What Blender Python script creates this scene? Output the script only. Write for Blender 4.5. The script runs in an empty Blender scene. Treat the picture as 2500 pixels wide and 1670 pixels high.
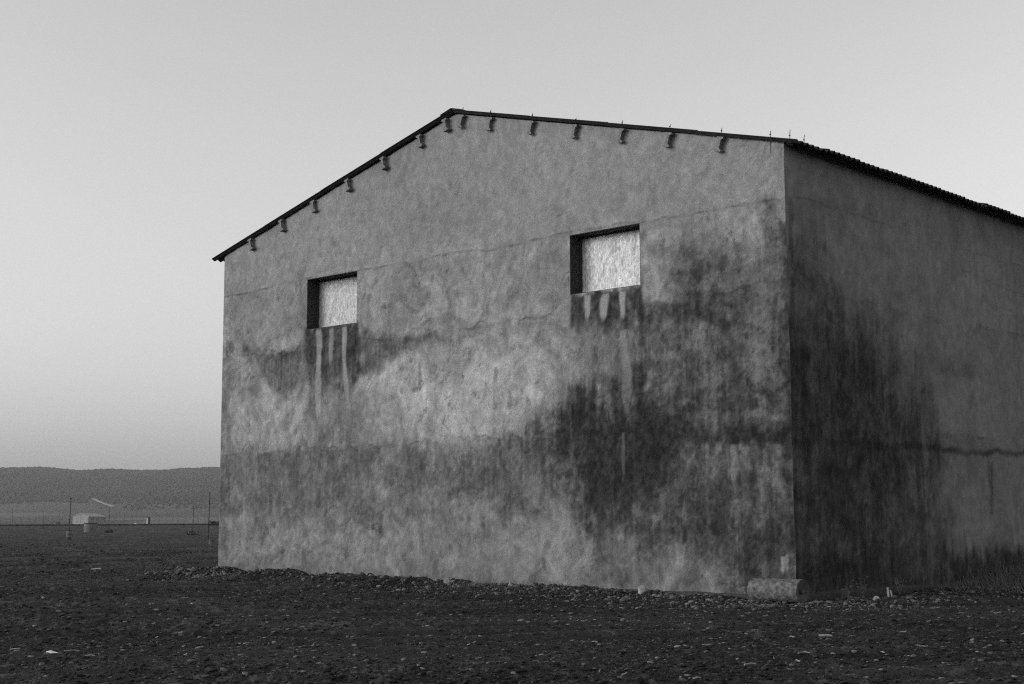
import bpy, bmesh, math, random
import numpy as np
from mathutils import Matrix, Vector

# ------------------------------------------------------------------ camera, sky, sun, exposure
sc = bpy.context.scene
COL = sc.collection
rad = math.radians
CZ = 1.18                                   # eye height above the barn's footing
cam = bpy.data.cameras.new('camera')
cam.sensor_width = 36.0; cam.lens = 50.47; cam.clip_start = 0.1; cam.clip_end = 20000
cam_o = bpy.data.objects.new('camera', cam); COL.objects.link(cam_o)
cam_o.matrix_world = Matrix.Translation((0, 0, CZ)) @ Matrix.Rotation(rad(90) + 0.1252, 4, 'X') @ Matrix.Rotation(-0.0037, 4, 'Z')
sc.camera = cam_o

SUN_AZ, SUN_EL = 258.0, 18.0                # low hazy sun, behind the camera on the left
world = bpy.data.worlds.new('World'); sc.world = world; world.use_nodes = True
nt = world.node_tree
sky = nt.nodes.new('ShaderNodeTexSky'); sky.sky_type = 'NISHITA'; sky.sun_disc = False
sky.sun_elevation = rad(SUN_EL); sky.sun_rotation = rad(SUN_AZ)
sky.dust_density = 1.8; sky.ozone_density = 3.0; sky.air_density = 1.0
sep = nt.nodes.new('ShaderNodeSeparateColor')       # black-and-white film that sees mostly blue
nt.links.new(sky.outputs[0], sep.inputs[0])
ma = nt.nodes.new('ShaderNodeMath'); ma.operation = 'MULTIPLY'; ma.inputs[1].default_value = 0.15
mb_ = nt.nodes.new('ShaderNodeMath'); mb_.operation = 'MULTIPLY_ADD'; mb_.inputs[1].default_value = 0.85
nt.links.new(sep.outputs[1], ma.inputs[0]); nt.links.new(sep.outputs[2], mb_.inputs[0]); nt.links.new(ma.outputs[0], mb_.inputs[2])
bg = nt.nodes['Background']; nt.links.new(mb_.outputs[0], bg.inputs[0]); bg.inputs[1].default_value = 0.15

sl = bpy.data.lights.new('sun', 'SUN'); sl.energy = 1.0; sl.angle = rad(28); sl.color = (1, 1, 1)
sun = bpy.data.objects.new('sun', sl); COL.objects.link(sun)
sd = Vector((math.sin(rad(SUN_AZ)) * math.cos(rad(SUN_EL)), math.cos(rad(SUN_AZ)) * math.cos(rad(SUN_EL)), math.sin(rad(SUN_EL))))
sun.rotation_euler = sd.to_track_quat('Z', 'Y').to_euler(); sun.location = sd * 60
vs = sc.view_settings
vs.view_transform = 'Standard'; vs.look = 'None'; vs.gamma = 1; vs.use_curve_mapping = False
vs.exposure = 0.47
sc.cycles.sample_clamp_indirect = 3.0; sc.cycles.use_denoising = False            # keep the grain of the film-like picture
sc.cycles.pixel_filter_type = 'BLACKMAN_HARRIS'; sc.cycles.filter_width = 1.15

# ------------------------------------------------------------------ noise
RNG = np.random.default_rng(11); random.seed(11)
_T = RNG.random((256, 256)).astype(np.float32)
def vnoise(x, y, seed=0):
    x = np.asarray(x, np.float64) + seed * 17.31; y = np.asarray(y, np.float64) + seed * 9.77
    xi = np.floor(x).astype(np.int64); yi = np.floor(y).astype(np.int64)
    fx = x - xi; fy = y - yi
    fx = fx * fx * fx * (fx * (fx * 6 - 15) + 10); fy = fy * fy * fy * (fy * (fy * 6 - 15) + 10)
    a = _T[xi & 255, yi & 255]; b = _T[(xi + 1) & 255, yi & 255]; c = _T[xi & 255, (yi + 1) & 255]; d = _T[(xi + 1) & 255, (yi + 1) & 255]
    return (a + (b - a) * fx) * (1 - fy) + (c + (d - c) * fx) * fy
def fbm(x, y, seed=0, oct=4, gain=0.5):
    s = 0; amp = 1; tot = 0; c, n = math.cos(0.6), math.sin(0.6)
    for i in range(oct):
        s = s + amp * vnoise(x, y, seed + i * 3); tot += amp; amp *= gain
        x, y = (x * c - y * n) * 2.03, (x * n + y * c) * 2.03
    return s / tot                                   # 0..1
def sstep(a, b, x):
    t = np.clip((x - a) / (b - a), 0, 1); return t * t * (3 - 2 * t)

# ------------------------------------------------------------------ mesh and object helpers
def mesh(name, v, f, smooth=False):
    m = bpy.data.meshes.new(name)
    m.from_pydata(v if isinstance(v, list) else v.tolist(), [], f if isinstance(f, list) else f.tolist())
    if smooth: m.polygons.foreach_set('use_smooth', [True] * len(m.polygons))
    m.update(); return m
def fast_mesh(name, v, f, smooth=False):
    """v (n,3) array, f (m,k) array of equal-sided faces"""
    v = np.asarray(v, np.float32); f = np.asarray(f, np.int32); k = f.shape[1]
    m = bpy.data.meshes.new(name)
    m.vertices.add(len(v)); m.vertices.foreach_set('co', v.ravel())
    m.loops.add(f.size); m.loops.foreach_set('vertex_index', f.ravel())
    m.polygons.add(len(f)); m.polygons.foreach_set('loop_start', np.arange(0, f.size, k, dtype=np.int32))
    if smooth: m.polygons.foreach_set('use_smooth', np.ones(len(f), bool))
    m.update(calc_edges=True); m.validate(); return m
def attr(m, name, vals):
    a = m.attributes.new(name, 'FLOAT', 'POINT'); a.data.foreach_set('value', np.asarray(vals, np.float32))
def obj(name, m, mat=None, parent=None, label=None, cat=None, group=None, kind=None, loc=None):
    o = bpy.data.objects.new(name, m); COL.objects.link(o)
    if mat is not None and m is not None and not m.materials: m.materials.append(mat)
    if parent is not None: o.parent = parent
    if label: o['label'] = label
    if cat: o['category'] = cat
    if group: o['group'] = group
    if kind: o['kind'] = kind
    if loc is not None: o.location = loc
    return o
class MB:
    def __init__(s): s.v = []; s.f = []
    def add(s, v, f):
        n = len(s.v); s.v += [tuple(p) for p in v]; s.f += [tuple(i + n for i in q) for q in f]
    def box(s, x0, x1, y0, y1, z0, z1):
        s.add([(x0,y0,z0),(x1,y0,z0),(x1,y1,z0),(x0,y1,z0),(x0,y0,z1),(x1,y0,z1),(x1,y1,z1),(x0,y1,z1)],
              [(0,3,2,1),(4,5,6,7),(0,1,5,4),(1,2,6,5),(2,3,7,6),(3,0,4,7)])
    def tube(s, pts, rs, n=8):
        pts = [Vector(p) for p in pts]; base = len(s.v)
        for i, p in enumerate(pts):
            d = (pts[min(i + 1, len(pts) - 1)] - pts[max(i - 1, 0)]).normalized()
            a = d.orthogonal().normalized() if abs(d.z) < 0.9 else Vector((1, 0, 0)) - d * d.x
            a.normalize(); b = d.cross(a)
            for k in range(n):
                t = 2 * math.pi * k / n; s.v.append(tuple(p + (a * math.cos(t) + b * math.sin(t)) * rs[i]))
        for i in range(len(pts) - 1):
            for k in range(n):
                a0 = base + i * n + k; a1 = base + i * n + (k + 1) % n
                s.f.append((a0, a1, a1 + n, a0 + n))
        s.f.append(tuple(base + k for k in range(n))[::-1]); s.f.append(tuple(base + (len(pts) - 1) * n + k for k in range(n)))
    def lathe(s, prof, n=32, jit=0.0):
        base = len(s.v); rr = random.Random(5)
        for r, z in prof:
            for k in range(n):
                t = 2 * math.pi * k / n; q = r * (1 + jit * (rr.random() - .5)); s.v.append((q * math.cos(t), q * math.sin(t), z))
        for i in range(len(prof) - 1):
            for k in range(n):
                a0 = base + i * n + k; a1 = base + i * n + (k + 1) % n; s.f.append((a0, a1, a1 + n, a0 + n))
    def build(s, name, mat, parent=None, smooth=False, **kw):
        return obj(name, mesh(name, s.v, s.f, smooth), mat, parent, **kw)

# ------------------------------------------------------------------ materials
def mat_new(name):
    m = bpy.data.materials.new(name); m.use_nodes = True
    n = m.node_tree.nodes; b = n['Principled BSDF']; b.inputs['Roughness'].default_value = 0.9; b.inputs['Specular IOR Level'].default_value = 0.25
    return m, m.node_tree, b
def math_n(t, op, a, b=None, clamp=False):
    n = t.nodes.new('ShaderNodeMath'); n.operation = op; n.use_clamp = clamp
    for i, x in enumerate((a, b)):
        if x is None: continue
        if isinstance(x, (int, float)): n.inputs[i].default_value = x
        else: t.links.new(x, n.inputs[i])
    return n.outputs[0]
def noise_n(t, scale, detail=4, rough=0.55, stretch=None, distort=0.0, co='Object'):
    tc = t.nodes.new('ShaderNodeTexCoord'); n = t.nodes.new('ShaderNodeTexNoise')
    n.inputs['Scale'].default_value = scale; n.inputs['Detail'].default_value = detail; n.inputs['Roughness'].default_value = rough; n.inputs['Distortion'].default_value = distort
    src = tc.outputs[co]
    if stretch:
        mp = t.nodes.new('ShaderNodeMapping'); mp.inputs['Scale'].default_value = stretch; t.links.new(src, mp.inputs[0]); src = mp.outputs[0]
    t.links.new(src, n.inputs['Vector']); return n.outputs['Fac']
def ramp(t, fac, pts, k=1.0):
    r = t.nodes.new('ShaderNodeValToRGB'); e = r.color_ramp.elements
    while len(e) < len(pts): e.new(0.5)
    for q, (p, c) in zip(e, pts): q.position = p; q.color = (c, c, c, 1)
    t.links.new(fac, r.inputs[0]); return r.outputs[0]
def bump(t, b, height, strength, dist):
    n = t.nodes.new('ShaderNodeBump'); n.inputs['Strength'].default_value = strength; n.inputs['Distance'].default_value = dist
    t.links.new(height, n.inputs['Height']); t.links.new(n.outputs[0], b.inputs['Normal'])
def mat_simple(name, lo, hi, scale=8, rough=0.9, bstr=0.3, bdist=0.01, detail=5, stretch=None):
    m, t, b = mat_new(name); b.inputs['Roughness'].default_value = rough
    f = noise_n(t, scale, detail, 0.6, stretch)
    t.links.new(ramp(t, f, [(0.3, lo), (0.7, hi)]), b.inputs['Base Color'])
    bump(t, b, f, bstr, bdist); return m
def mat_plaster(name):
    """tone = stain map of the wall in metres (vertex attribute), fine grain and trowel relief on top"""
    m, t, b = mat_new(name)
    a = t.nodes.new('ShaderNodeAttribute'); a.attribute_name = 'tone'
    n1 = noise_n(t, 42, 5, 0.75); n2 = noise_n(t, 9, 6, 0.65, None, 0.8); n3 = noise_n(t, 14, 4, 0.6, (1, 1, 0.25))
    g = ramp(t, n1, [(0.34, 0.62), (0.66, 1.0)])
    h = math_n(t, 'ADD', math_n(t, 'MULTIPLY', n2, 0.45), 0.775)
    k = math_n(t, 'ADD', math_n(t, 'MULTIPLY', n3, 0.16), 0.92)
    c = math_n(t, 'MULTIPLY', math_n(t, 'MULTIPLY', math_n(t, 'MULTIPLY', a.outputs['Fac'], 1.24), g), math_n(t, 'MULTIPLY', h, k))
    t.links.new(c, b.inputs['Base Color'])
    bump(t, b, math_n(t, 'ADD', math_n(t, 'MULTIPLY', n2, 1.0), math_n(t, 'MULTIPLY', n1, 0.25)), 0.5, 0.02)
    return m
def mat_tone(name, lo=0.8, hi=1.2, scale=30, bstr=0.4, bdist=0.01, rough=0.95, inst=False):
    m, t, b = mat_new(name); b.inputs['Roughness'].default_value = rough; b.inputs['Specular IOR Level'].default_value = 0.15
    a = t.nodes.new('ShaderNodeAttribute'); a.attribute_name = 'tone'
    if inst: a.attribute_type = 'INSTANCER'
    f = noise_n(t, scale, 4, 0.65)
    t.links.new(math_n(t, 'MULTIPLY', a.outputs['Fac'], ramp(t, f, [(0.3, lo), (0.7, min(hi, 1.0))])), b.inputs['Base Color'])
    bump(t, b, f, bstr, bdist); return m
M_plaster = mat_plaster('weathered_plaster')
M_reveal = mat_simple('reveal_painted_shade', 0.03, 0.06, 12)  # very dark base colour stands in for the shade inside the openings
M_roof = mat_simple('fibre_cement', 0.018, 0.035, 6)
M_purlin = mat_simple('old_concrete', 0.10, 0.24, 22, bstr=0.6)
M_steel = mat_simple('rusty_steel', 0.03, 0.07, 40)
M_foot = mat_simple('footing_concrete', 0.022, 0.06, 14, bstr=0.6, bdist=0.02)
M_soil = mat_tone('soil', 0.35, 1.0, 38, 1.0, 0.03)
M_clod = mat_tone('clod_earth', 0.6, 1.0, 2.5, 0.5, 0.2, inst=True)
M_rock = mat_simple('pale_stone', 0.17, 0.36, 14, bstr=0.6, bdist=0.02)
M_roller = mat_simple('roller_stone', 0.03, 0.18, 13, bstr=1.0, bdist=0.03, detail=8)
M_white = mat_simple('whitewash', 0.50, 0.72, 5)
M_bark = mat_simple('dry_wood', 0.10, 0.24, 30, stretch=(1, 1, 0.2))
M_dark = mat_simple('dark_wood', 0.02, 0.045, 10)
M_veg = mat_simple('dry_weeds', 0.07, 0.19, 4)
M_pale_veg = mat_simple('straw', 0.16, 0.34, 20)
M_conc = mat_simple('well_concrete', 0.09, 0.16, 3)
M_land = mat_tone('far_land', 0.85, 1.0, 0.02, 0, 0.01)
M_wood = mat_tone('far_woodland', 0.7, 1.0, 1.0, 0, 0.01, inst=True)

# ------------------------------------------------------------------ barn frame: s runs along the gable from the near corner, z is height
R0 = np.array([4.8666, 25.0]); AZ = 0.8416
DV = np.array([-math.sin(AZ), math.cos(AZ)]); AZS = rad(46.4); SV = np.array([math.cos(AZS), math.sin(AZS)])      # the near corner is a little over square
GN = -np.array([math.cos(AZ), math.sin(AZ)])                                     # outward normal of the gable; outward of the side wall is -DV
W, HE, HA, LEN = 16.285, 7.906, 10.016, 21.0
PITCH = math.atan2(HA - HE, W / 2)

barn = obj('barn', None, label='large weathered grey plaster barn with low gable roof standing in the stony field', cat='barn')
# barn-local axes are parallel to the world's; BW() turns wall metres into them
barn.matrix_world = Matrix.Translation((R0[0], R0[1], 0))
def BW(s, d, z):                             # (along gable, depth, height) -> barn-local coordinates
    return (DV[0] * s + SV[0] * d, DV[1] * s + SV[1] * d, z)
def BWa(s, d, z):
    return np.stack([DV[0] * s + SV[0] * d, DV[1] * s + SV[1] * d, z], -1)

# ------------------------------------------------------------------ stains of the plaster, in wall metres
def poly_sd(px, py, poly):
    P = np.array(poly); n = len(P); d = np.full(px.shape, 1e9); ins = np.zeros(px.shape, bool)
    for i in range(n):
        a = P[i]; b = P[(i + 1) % n]; e = b - a
        t = np.clip(((px - a[0]) * e[0] + (py - a[1]) * e[1]) / (e @ e + 1e-9), 0, 1)
        d = np.minimum(d, (px - a[0] - t * e[0]) ** 2 + (py - a[1] - t * e[1]) ** 2)
        c = ((a[1] > py) != (b[1] > py)); xx = (b[0] - a[0]) * (py - a[1]) / (b[1] - a[1] + 1e-12) + a[0]
        ins ^= c & (px < xx)
    return np.where(ins, 1, -1) * np.sqrt(d)       # positive inside
def stain(s, z, poly, soft, warp=0.25, seed=0, streak=0.0):
    wx = (fbm(s * 1.3, z * 1.3, seed, 5, 0.6) - .5) * 2 * warp; wz = (fbm(s * 1.3, z * 1.3, seed + 40, 5, 0.6) - .5) * 2 * warp
    if streak: wz = wz + (fbm(s * 7, z * 0.35, seed + 60, 4, 0.6) - .5) * 2 * streak
    return sstep(-soft, soft, poly_sd(s + wx, z + wz, poly))
def streak(s, z, x, w, z0, z1, seed=0, fade=0.35):
    x = x + (fbm(z * 1.1, z * 0 + seed, seed, 3) - .5) * 0.12
    ww = w * (0.55 + 0.9 * fbm(z * 2.3, z * 0 + 3, seed + 5, 3)) * (0.45 + 0.55 * sstep(z1, z1 + (z0 - z1) * 0.4, z))
    m = 1 - sstep(ww * 0.35, ww * 0.75, np.abs(s - x))
    m = m * sstep(z1, z1 + (z0 - z1) * fade, z) * (1 - sstep(z0 - 0.02, z0 + 0.02, z))
    return m * (0.70 + 0.6 * fbm(s * 9, z * 4, seed + 9, 3))
GABLE_DARK = [   # polygon, strength, edge softness, warp, downward streaks
 ([(5.278,3.32),(4.378,3.617),(3.331,3.628),(2.608,3.289),(2.486,2.772),(2.674,2.269),(2.816,1.909),(3.003,1.585),(3.742,1.446),(4.503,1.604),(4.79,2.142),(5.234,2.734)], .91, .45, .45, .40),
 ([(5.74,3.384),(4.821,3.722),(3.42,3.859),(1.725,3.599),(0.691,3.252),(0.03,3.351),(0.019,1.85),(0.013,0.84),(0.962,0.903),(1.788,1.076),(3.1,1.258),(4.029,1.151),(4.999,1.229),(5.546,1.967),(6.006,2.764)], .57, .5, .5, .4),
 ([(2.709,2.763),(1.745,2.793),(0.907,2.861),(-0.011,2.784),(-0.002,2.529),(1.12,2.573),(1.749,2.633),(2.533,2.628)], .90, .09, .14, .14),
 ([(3.907,2.908),(2.618,2.832),(2.533,2.628),(2.806,2.419),(3.818,2.528)], .45, .16, .15, .2),
 ([(4.959,5.684),(3.163,5.679),(3.156,5.042),(3.221,4.558),(3.69,4.56),(4.073,4.593),(4.759,4.69),(4.956,5.061)], .88, .06, .10, .10, ((4.062,5.285)[1], (4.071,4.708)[1])),
 ([(3.209,5.198),(2.568,5.208),(1.305,5.041),(1.227,4.817),(2.131,4.813),(3.076,4.883)], .62, .14, .26, .1),
 ([(2.729,6.164),(1.658,6.322),(-0.001,6.205),(0.003,4.803),(1.266,4.929),(2.568,5.17)], .48, .40, .5, .3),
 ([(2.277,6.181),(1.835,6.198),(1.684,5.262),(1.863,5.025),(2.389,5.189)], .42, .20, .35, .2),
 ([(3.447,4.994),(0.006,4.733),(-0,3.075),(1.736,3.169),(2.604,3.509),(3.516,3.715)], .58, .28, .4, .2),
 ([(3.495,4.923),(3.122,4.888),(3.096,3.837),(3.332,3.553),(3.516,3.715)], .40, .10, .15, .1),
 ([(4.805,5.007),(3.448,4.918),(3.472,3.562),(4.973,3.498),(4.864,4.269)], .34, .15, .2, .2),
 ([(0.078,6.464),(-0.057,6.445),(-0.042,0.74),(0.149,0.839),(0.153,3.566)], .78, .10, .12, .1),
 ([(0.505,6.849),(0.219,6.877),(0.165,6.015),(0.293,5.749),(0.482,6.236)], .45, .12, .2, .15),
 ([(1.788,1.076),(0.002,1.176),(-0.006,0.239),(0.983,0.15),(1.594,0.413)], .50, .32, .35, .3),
 ([(4.998,1.382),(1.781,1.357),(1.803,0.479),(3.11,0.713),(4.279,0.368),(4.856,0.812)], .34, .32, .35, .5),
 ([(13.103,5.758),(11.243,5.708),(11.169,5.196),(11.141,4.611),(11.465,4.095),(12.174,4.094),(12.729,4.128),(12.947,4.465),(13.084,4.892),(13.144,5.364)], .86, .10, .12, .10, ((12.118,4.819)[1], (12.099,3.727)[1])),
 ([(3.306,4.981),(2.119,5.309),(-0.058,5.495),(-0.025,0.24),(1.391,0.209),(2.838,0.824),(3.746,1.187),(3.516,3.715)], .24, .6, .5, .3),
 ([(6.86,2.959),(5.277,3.437),(4.479,3.393),(4.409,1.377),(5.501,1.386),(6.223,1.784),(6.863,2.195)], .38, .45, .4, .5),
 ([(15.426,5.534),(14.352,5.38),(13.18,5.367),(13.096,4.8),(13.587,4.274),(14.023,4.207),(14.638,4.866),(15.57,5.13)], .50, .13, .28, .1),
 ([(11.189,5.648),(10.661,5.309),(9.833,5.301),(8.733,5.254),(8.318,4.996),(9.831,4.995),(10.332,4.684),(10.911,4.55),(11.147,5.06)], .52, .14, .28, .1),
 ([(16.324,2.877),(13.482,2.896),(11.481,3.002),(9.812,2.807),(7.739,2.895),(6.365,2.899),(6.373,1.512),(8.022,1.692),(9.191,1.331),(10.422,1.253),(12.396,1.35),(13.448,1.493),(15.295,1.367),(16.314,1.469)], .42, .28, .34, .2),
 ([(12.869,4.136),(11.364,4.044),(10.964,3.621),(11.348,2.975),(12.985,2.947),(13.281,3.512)], .26, .22, .3, .3),
 ([(16.301,5.632),(15.98,5.605),(15.878,0.274),(16.287,0.268)], .22, .12, .15, .1),
 ([(7.626,2.42),(6.538,2.586),(6.546,0.804),(7.239,0.88),(7.459,1.483)], .24, .25, .3, .5),
 ([(16.273,7.128),(13.14,6.774),(13.185,5.602),(16.221,5.625)], .10, .3, .4, .2),
 ([(7.431,1.402),(7.237,1.4),(7.184,0.92),(7.376,0.919)], .35, .06, .06, .1),
 ([(4.411,1.264),(-0.067,1.511),(-0.036,-0.026),(4.43,-0.155)], .34, .35, .3, .3),
 ([(1.579,1.006),(-0.086,1.511),(-0.036,-0.026),(1.398,-0.067)], .55, .4, .4, .3),
 ([(5.078,3.115),(-0.053,2.902),(-0.048,2.731),(5.082,2.805)], .48, .13, .2, .15),
 ([(16.389,1.325),(5.85,1.39),(5.863,-0.348),(16.316,-0.687)], .16, .3, .3, .3),
 ([(5.764,0.479),(5.662,0.48),(5.673,0.307),(5.75,0.306)], .5, .03, .03, .03),
 ([(2.347,1.094),(2.26,1.094),(2.284,0.791),(2.336,0.791)], .7, .03, .03, .03),
 ([(2.064,1.129),(1.936,1.129),(1.938,1.04),(2.066,1.04)], .5, .04, .03, .03),
 ([(2.946,1.058),(2.847,1.058),(2.849,0.95),(2.948,0.95)], .4, .04, .03, .03),
]
GABLE_LIGHT = [
 ([(10.78,4.496),(8.317,4.827),(6.526,5.005),(5.824,4.742),(5.572,3.691),(6.535,3.026),(8.024,2.968),(9.817,3.388),(10.707,3.828)], .40, .8, .6, .2),
 ([(7.854,5.334),(5.711,5.694),(5.671,4.251),(7.456,3.97)], .10, .4, .4, .2),
 ([(2.623,2.577),(1.75,2.597),(1.122,2.531),(0.796,2.456),(0.921,2.356),(1.754,2.419),(2.361,2.44),(2.581,2.484)], .9, .14, .28, .3),
 ([(0.839,2.353),(0.158,2.398),(0.147,1.514),(0.737,1.693)], .22, .16, .3, .3),
 ([(2.223,4.619),(0.656,4.479),(0.474,3.762),(1.722,3.742),(2.324,4.077)], .14, .25, .4, .3),
 ([(12.141,2.287),(11.075,2.216),(10.052,1.935),(10.427,1.769),(11.465,2.005)], .22, .1, .2, .1),
 ([(14.905,1.083),(12.666,1.082),(9.31,1.039),(9.306,0.537),(12.656,0.589),(14.886,0.428)], .10, .15, .3, .3),
 ([(16.016,4.329),(13.01,4.099),(13.145,3.783),(15.904,3.347)], .10, .15, .3, .2),
 ([(2.929,0.751),(1.754,0.725),(1.556,0.275),(3.029,0.245)], .14, .2, .3, .2),
]
GABLE_RUNS = [   # lime runs: foot of the opening, width, top, bottom, strength
 ((12.621,5.709), .16, (12.581,3.023), 1.25), ((12.162,5.703), .12, (12.185,4.687), .95), ((11.712,5.698), .14, (11.597,3.61), 1.2),
 ((4.508,5.651), .12, (4.535,5.079), 1.5), ((4.072,5.634), .15, (4.134,5.022), 1.5), ((3.634,5.632), .11, (3.654,4.995), 1.6),
 ((3.614,4.877), .17, (3.611,3.082), .75), ((4.508,4.902), .18, (4.503,3.471), .6), ((4.069,4.823), .12, (4.131,3.946), .5), ((4.915,4.195), .10, (4.915,3.34), .4), ((3.704,2.899), .06, (3.678,1.89), .45),
 ((4.972,3.653), .04, (4.991,1.955), .25), ((1.245,2.578), .10, (1.268,1.702), .7), ((0.273,0.603), .07, (0.284,0.25), 1.1), ((0.175,0.638), .05, (0.187,0.252), .8),
]
LIFTS = [(6.90, .10, .20), (5.33, .42, .45), (2.90, .42, .70)]     # edges of the plastering lifts
def lift_edges(s, z, seed, amt=1.0):
    t = np.ones_like(s)
    wz = z + (fbm(s * 1.4, z * 1.4, seed + 55, 5, .62) - .5) * .40
    for i, (zl, k, ln) in enumerate(LIFTS):
        lo = zl + (fbm(s * 0.5, s * 0 + 2.0 + i, seed + i, 3) - .5) * 0.22
        d = lo - wz; ds = lo + (fbm(s * 2.6, s * 0 + 3.3 + i, seed + 41 + i, 4, .6) - .5) * (.10 if i == 0 else .30) - z
        patch = sstep(0.38, 0.66, fbm(s * 0.55, z * .3 + 7.7 + i, seed + 20 + i, 4)); fine = sstep(.35, .65, fbm(s * 3.2, z * 2.2, seed + 27 + i, 4, .65))
        below = np.where(d > 0, np.exp(-np.clip(d, 0, 9) / ln) * sstep(0, .025, d), 0)
        seam = np.exp(-(ds / 0.020) ** 2) * (.35 + .65 * fine) * (.35 + .65 * sstep(.3, .5, fbm(s * .8, s * 0 + 1.1, seed + 60 + i, 3)))
        ridge = np.exp(-((ds + 0.045) / 0.025) ** 2) * fine
        t = t * (1 - amt * k * (0.35 + 0.65 * patch) * (.45 + .55 * fine) * below) * (1 - amt * (.62 if i == 0 else .55) * seam) * (1 + amt * 0.16 * ridge)
    return t
def swirls(s, z, seed):
    """curved trowel marks: domain-warped bands"""
    a = fbm(s * 0.9, z * 0.9, seed, 3) * 9; b = fbm(s * 0.9, z * 0.9, seed + 33, 3) * 9
    f = fbm(s * 2.4 + a * .55, z * 1.7 + b * .55, seed + 7, 5, .62)
    g = 1 - np.abs(fbm(s * 1.6 + b * .4, z * 1.3 + a * .4, seed + 11, 4, .6) - .5) * 6
    return f, np.clip(g, 0, 1)
def dirt(s, z, table, seed, streaky):
    """optical depth of the grime: soft areas broken up by runs, mottling and grain"""
    od = np.zeros_like(s)
    for i, e in enumerate(table):
        p, k, so, wp, st = e[:5]
        m = stain(s, z, p, so, wp, i + seed, st)
        if len(e) > 5: m = m * sstep(e[5][1], e[5][0], z + (fbm(s * 6, z * .5, i + seed + 7, 3) - .5) * .5)
        od = od - math.log(1 - k) * m
    nz = .46 * fbm(s * 1.7, z * 1.6, seed + 70, 5, .72) + (.20 + .18 * streaky) * fbm(s * 8, z * (.8 - .5 * streaky), seed + 71, 4, .65) + (.34 - .16 * streaky) * fbm(s * 13, z * 10, seed + 72, 3, .75)
    flake = sstep(.45, .55, fbm(s * 3.0, z * 2.5, seed + 75, 5, .72)); flake2 = sstep(.46, .54, fbm(s * 7.5, z * 6, seed + 76, 4, .72))
    thin = sstep(.56, .63, fbm(s * 15, z * .55 + fbm(s * 2, z * 2, seed + 78, 2), seed + 77, 3, .6))
    od = 1.1 * od * np.exp((nz - .5) * 3.6) * (.72 + .46 * flake + .16 * flake2) * (1 - (.20 + .20 * streaky) * thin)
    return od, nz
def creases(s, z, seed):
    """thin curved trowel edges and pits"""
    a = fbm(s * 1.1, z * 1.1, seed, 3) * 5; b = fbm(s * 1.1, z * 1.1, seed + 33, 3) * 5
    n = fbm(s * 1.5 + a, z * 1.2 + b, seed + 5, 3, .5)
    c = np.exp(-((n - .5) / .014) ** 2) * sstep(.38, .62, fbm(s * .9, z * .9, seed + 9, 3)) * sstep(.4, .6, vnoise(s * 2.1, z * 2.1, seed + 15))
    pit = sstep(.86, .95, vnoise(s * 5.3, z * 4.1, seed + 12)) * sstep(.5, .7, fbm(s * .7, z * .7, seed + 13, 3))
    return c, pit
def gable_tone(s, z):
    f, g = swirls(s, z, 3)
    big = fbm(s * .28, z * .35, 5, 3)
    up = sstep(6.6, 7.1, z)                              # last lift is smoother and cleaner
    cr, pit = creases(s, z, 130); cr2, _ = creases(s * 1.7 + 5, z * 1.7, 150)
    grain = fbm(s * 7, z * 6, 16, 4, .75)
    t = 0.226 * (0.86 + 0.28 * big) * (1 + (f - .5) * (1.05 - 0.65 * up)) * (1 - 0.13 * g * (1 - 0.6 * up)) * (1 + (grain - .5) * (.80 - .2 * up))
    t = t * (1 - (.50 * cr + .40 * cr2 + .40 * pit) * (1 - .6 * up))
    rain = fbm(s * 6, z * 0.5, 8, 4, .6)
    t = t * (1 + (rain - .5) * 0.14)
    t = t * lift_edges(s, z, 2)
    for i, (p, k, so, wp, st) in enumerate(GABLE_LIGHT):
        m = stain(s, z, p, so, wp, i + 31, st)
        t = t * (1 + k * m * (0.2 + 1.6 * fbm(s * 2.6, z * 1.5, i + 90, 5, .62)))
    od, nz = dirt(s, z, GABLE_DARK, 1, .12)
    fl = .013 * (.45 + 1.5 * sstep(.3, .75, fbm(s * 12, z * 8, 18, 3, .75)))
    t = fl + (t - fl) * np.exp(-od)
    for i, (a, w, b, k) in enumerate(GABLE_RUNS):
        m = streak(s, z, a[0] + (b[0] - a[0]) * (a[1] - z) / (a[1] - b[1]), w, a[1] - .02, b[1], i + 3)
        m = np.clip(m, 0, 1) * .85 * min(k, 1)
        t = t * (1 - m) + m * 0.24 * k ** .5 * (.7 + .6 * grain)
    # splash zone and pitting at the foot
    t = t * (1 - 0.35 * sstep(.5, 0, z) * fbm(s * 3, z * 3, 17, 3))
    return np.clip(t, 0.006, 0.62), f, g
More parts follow.
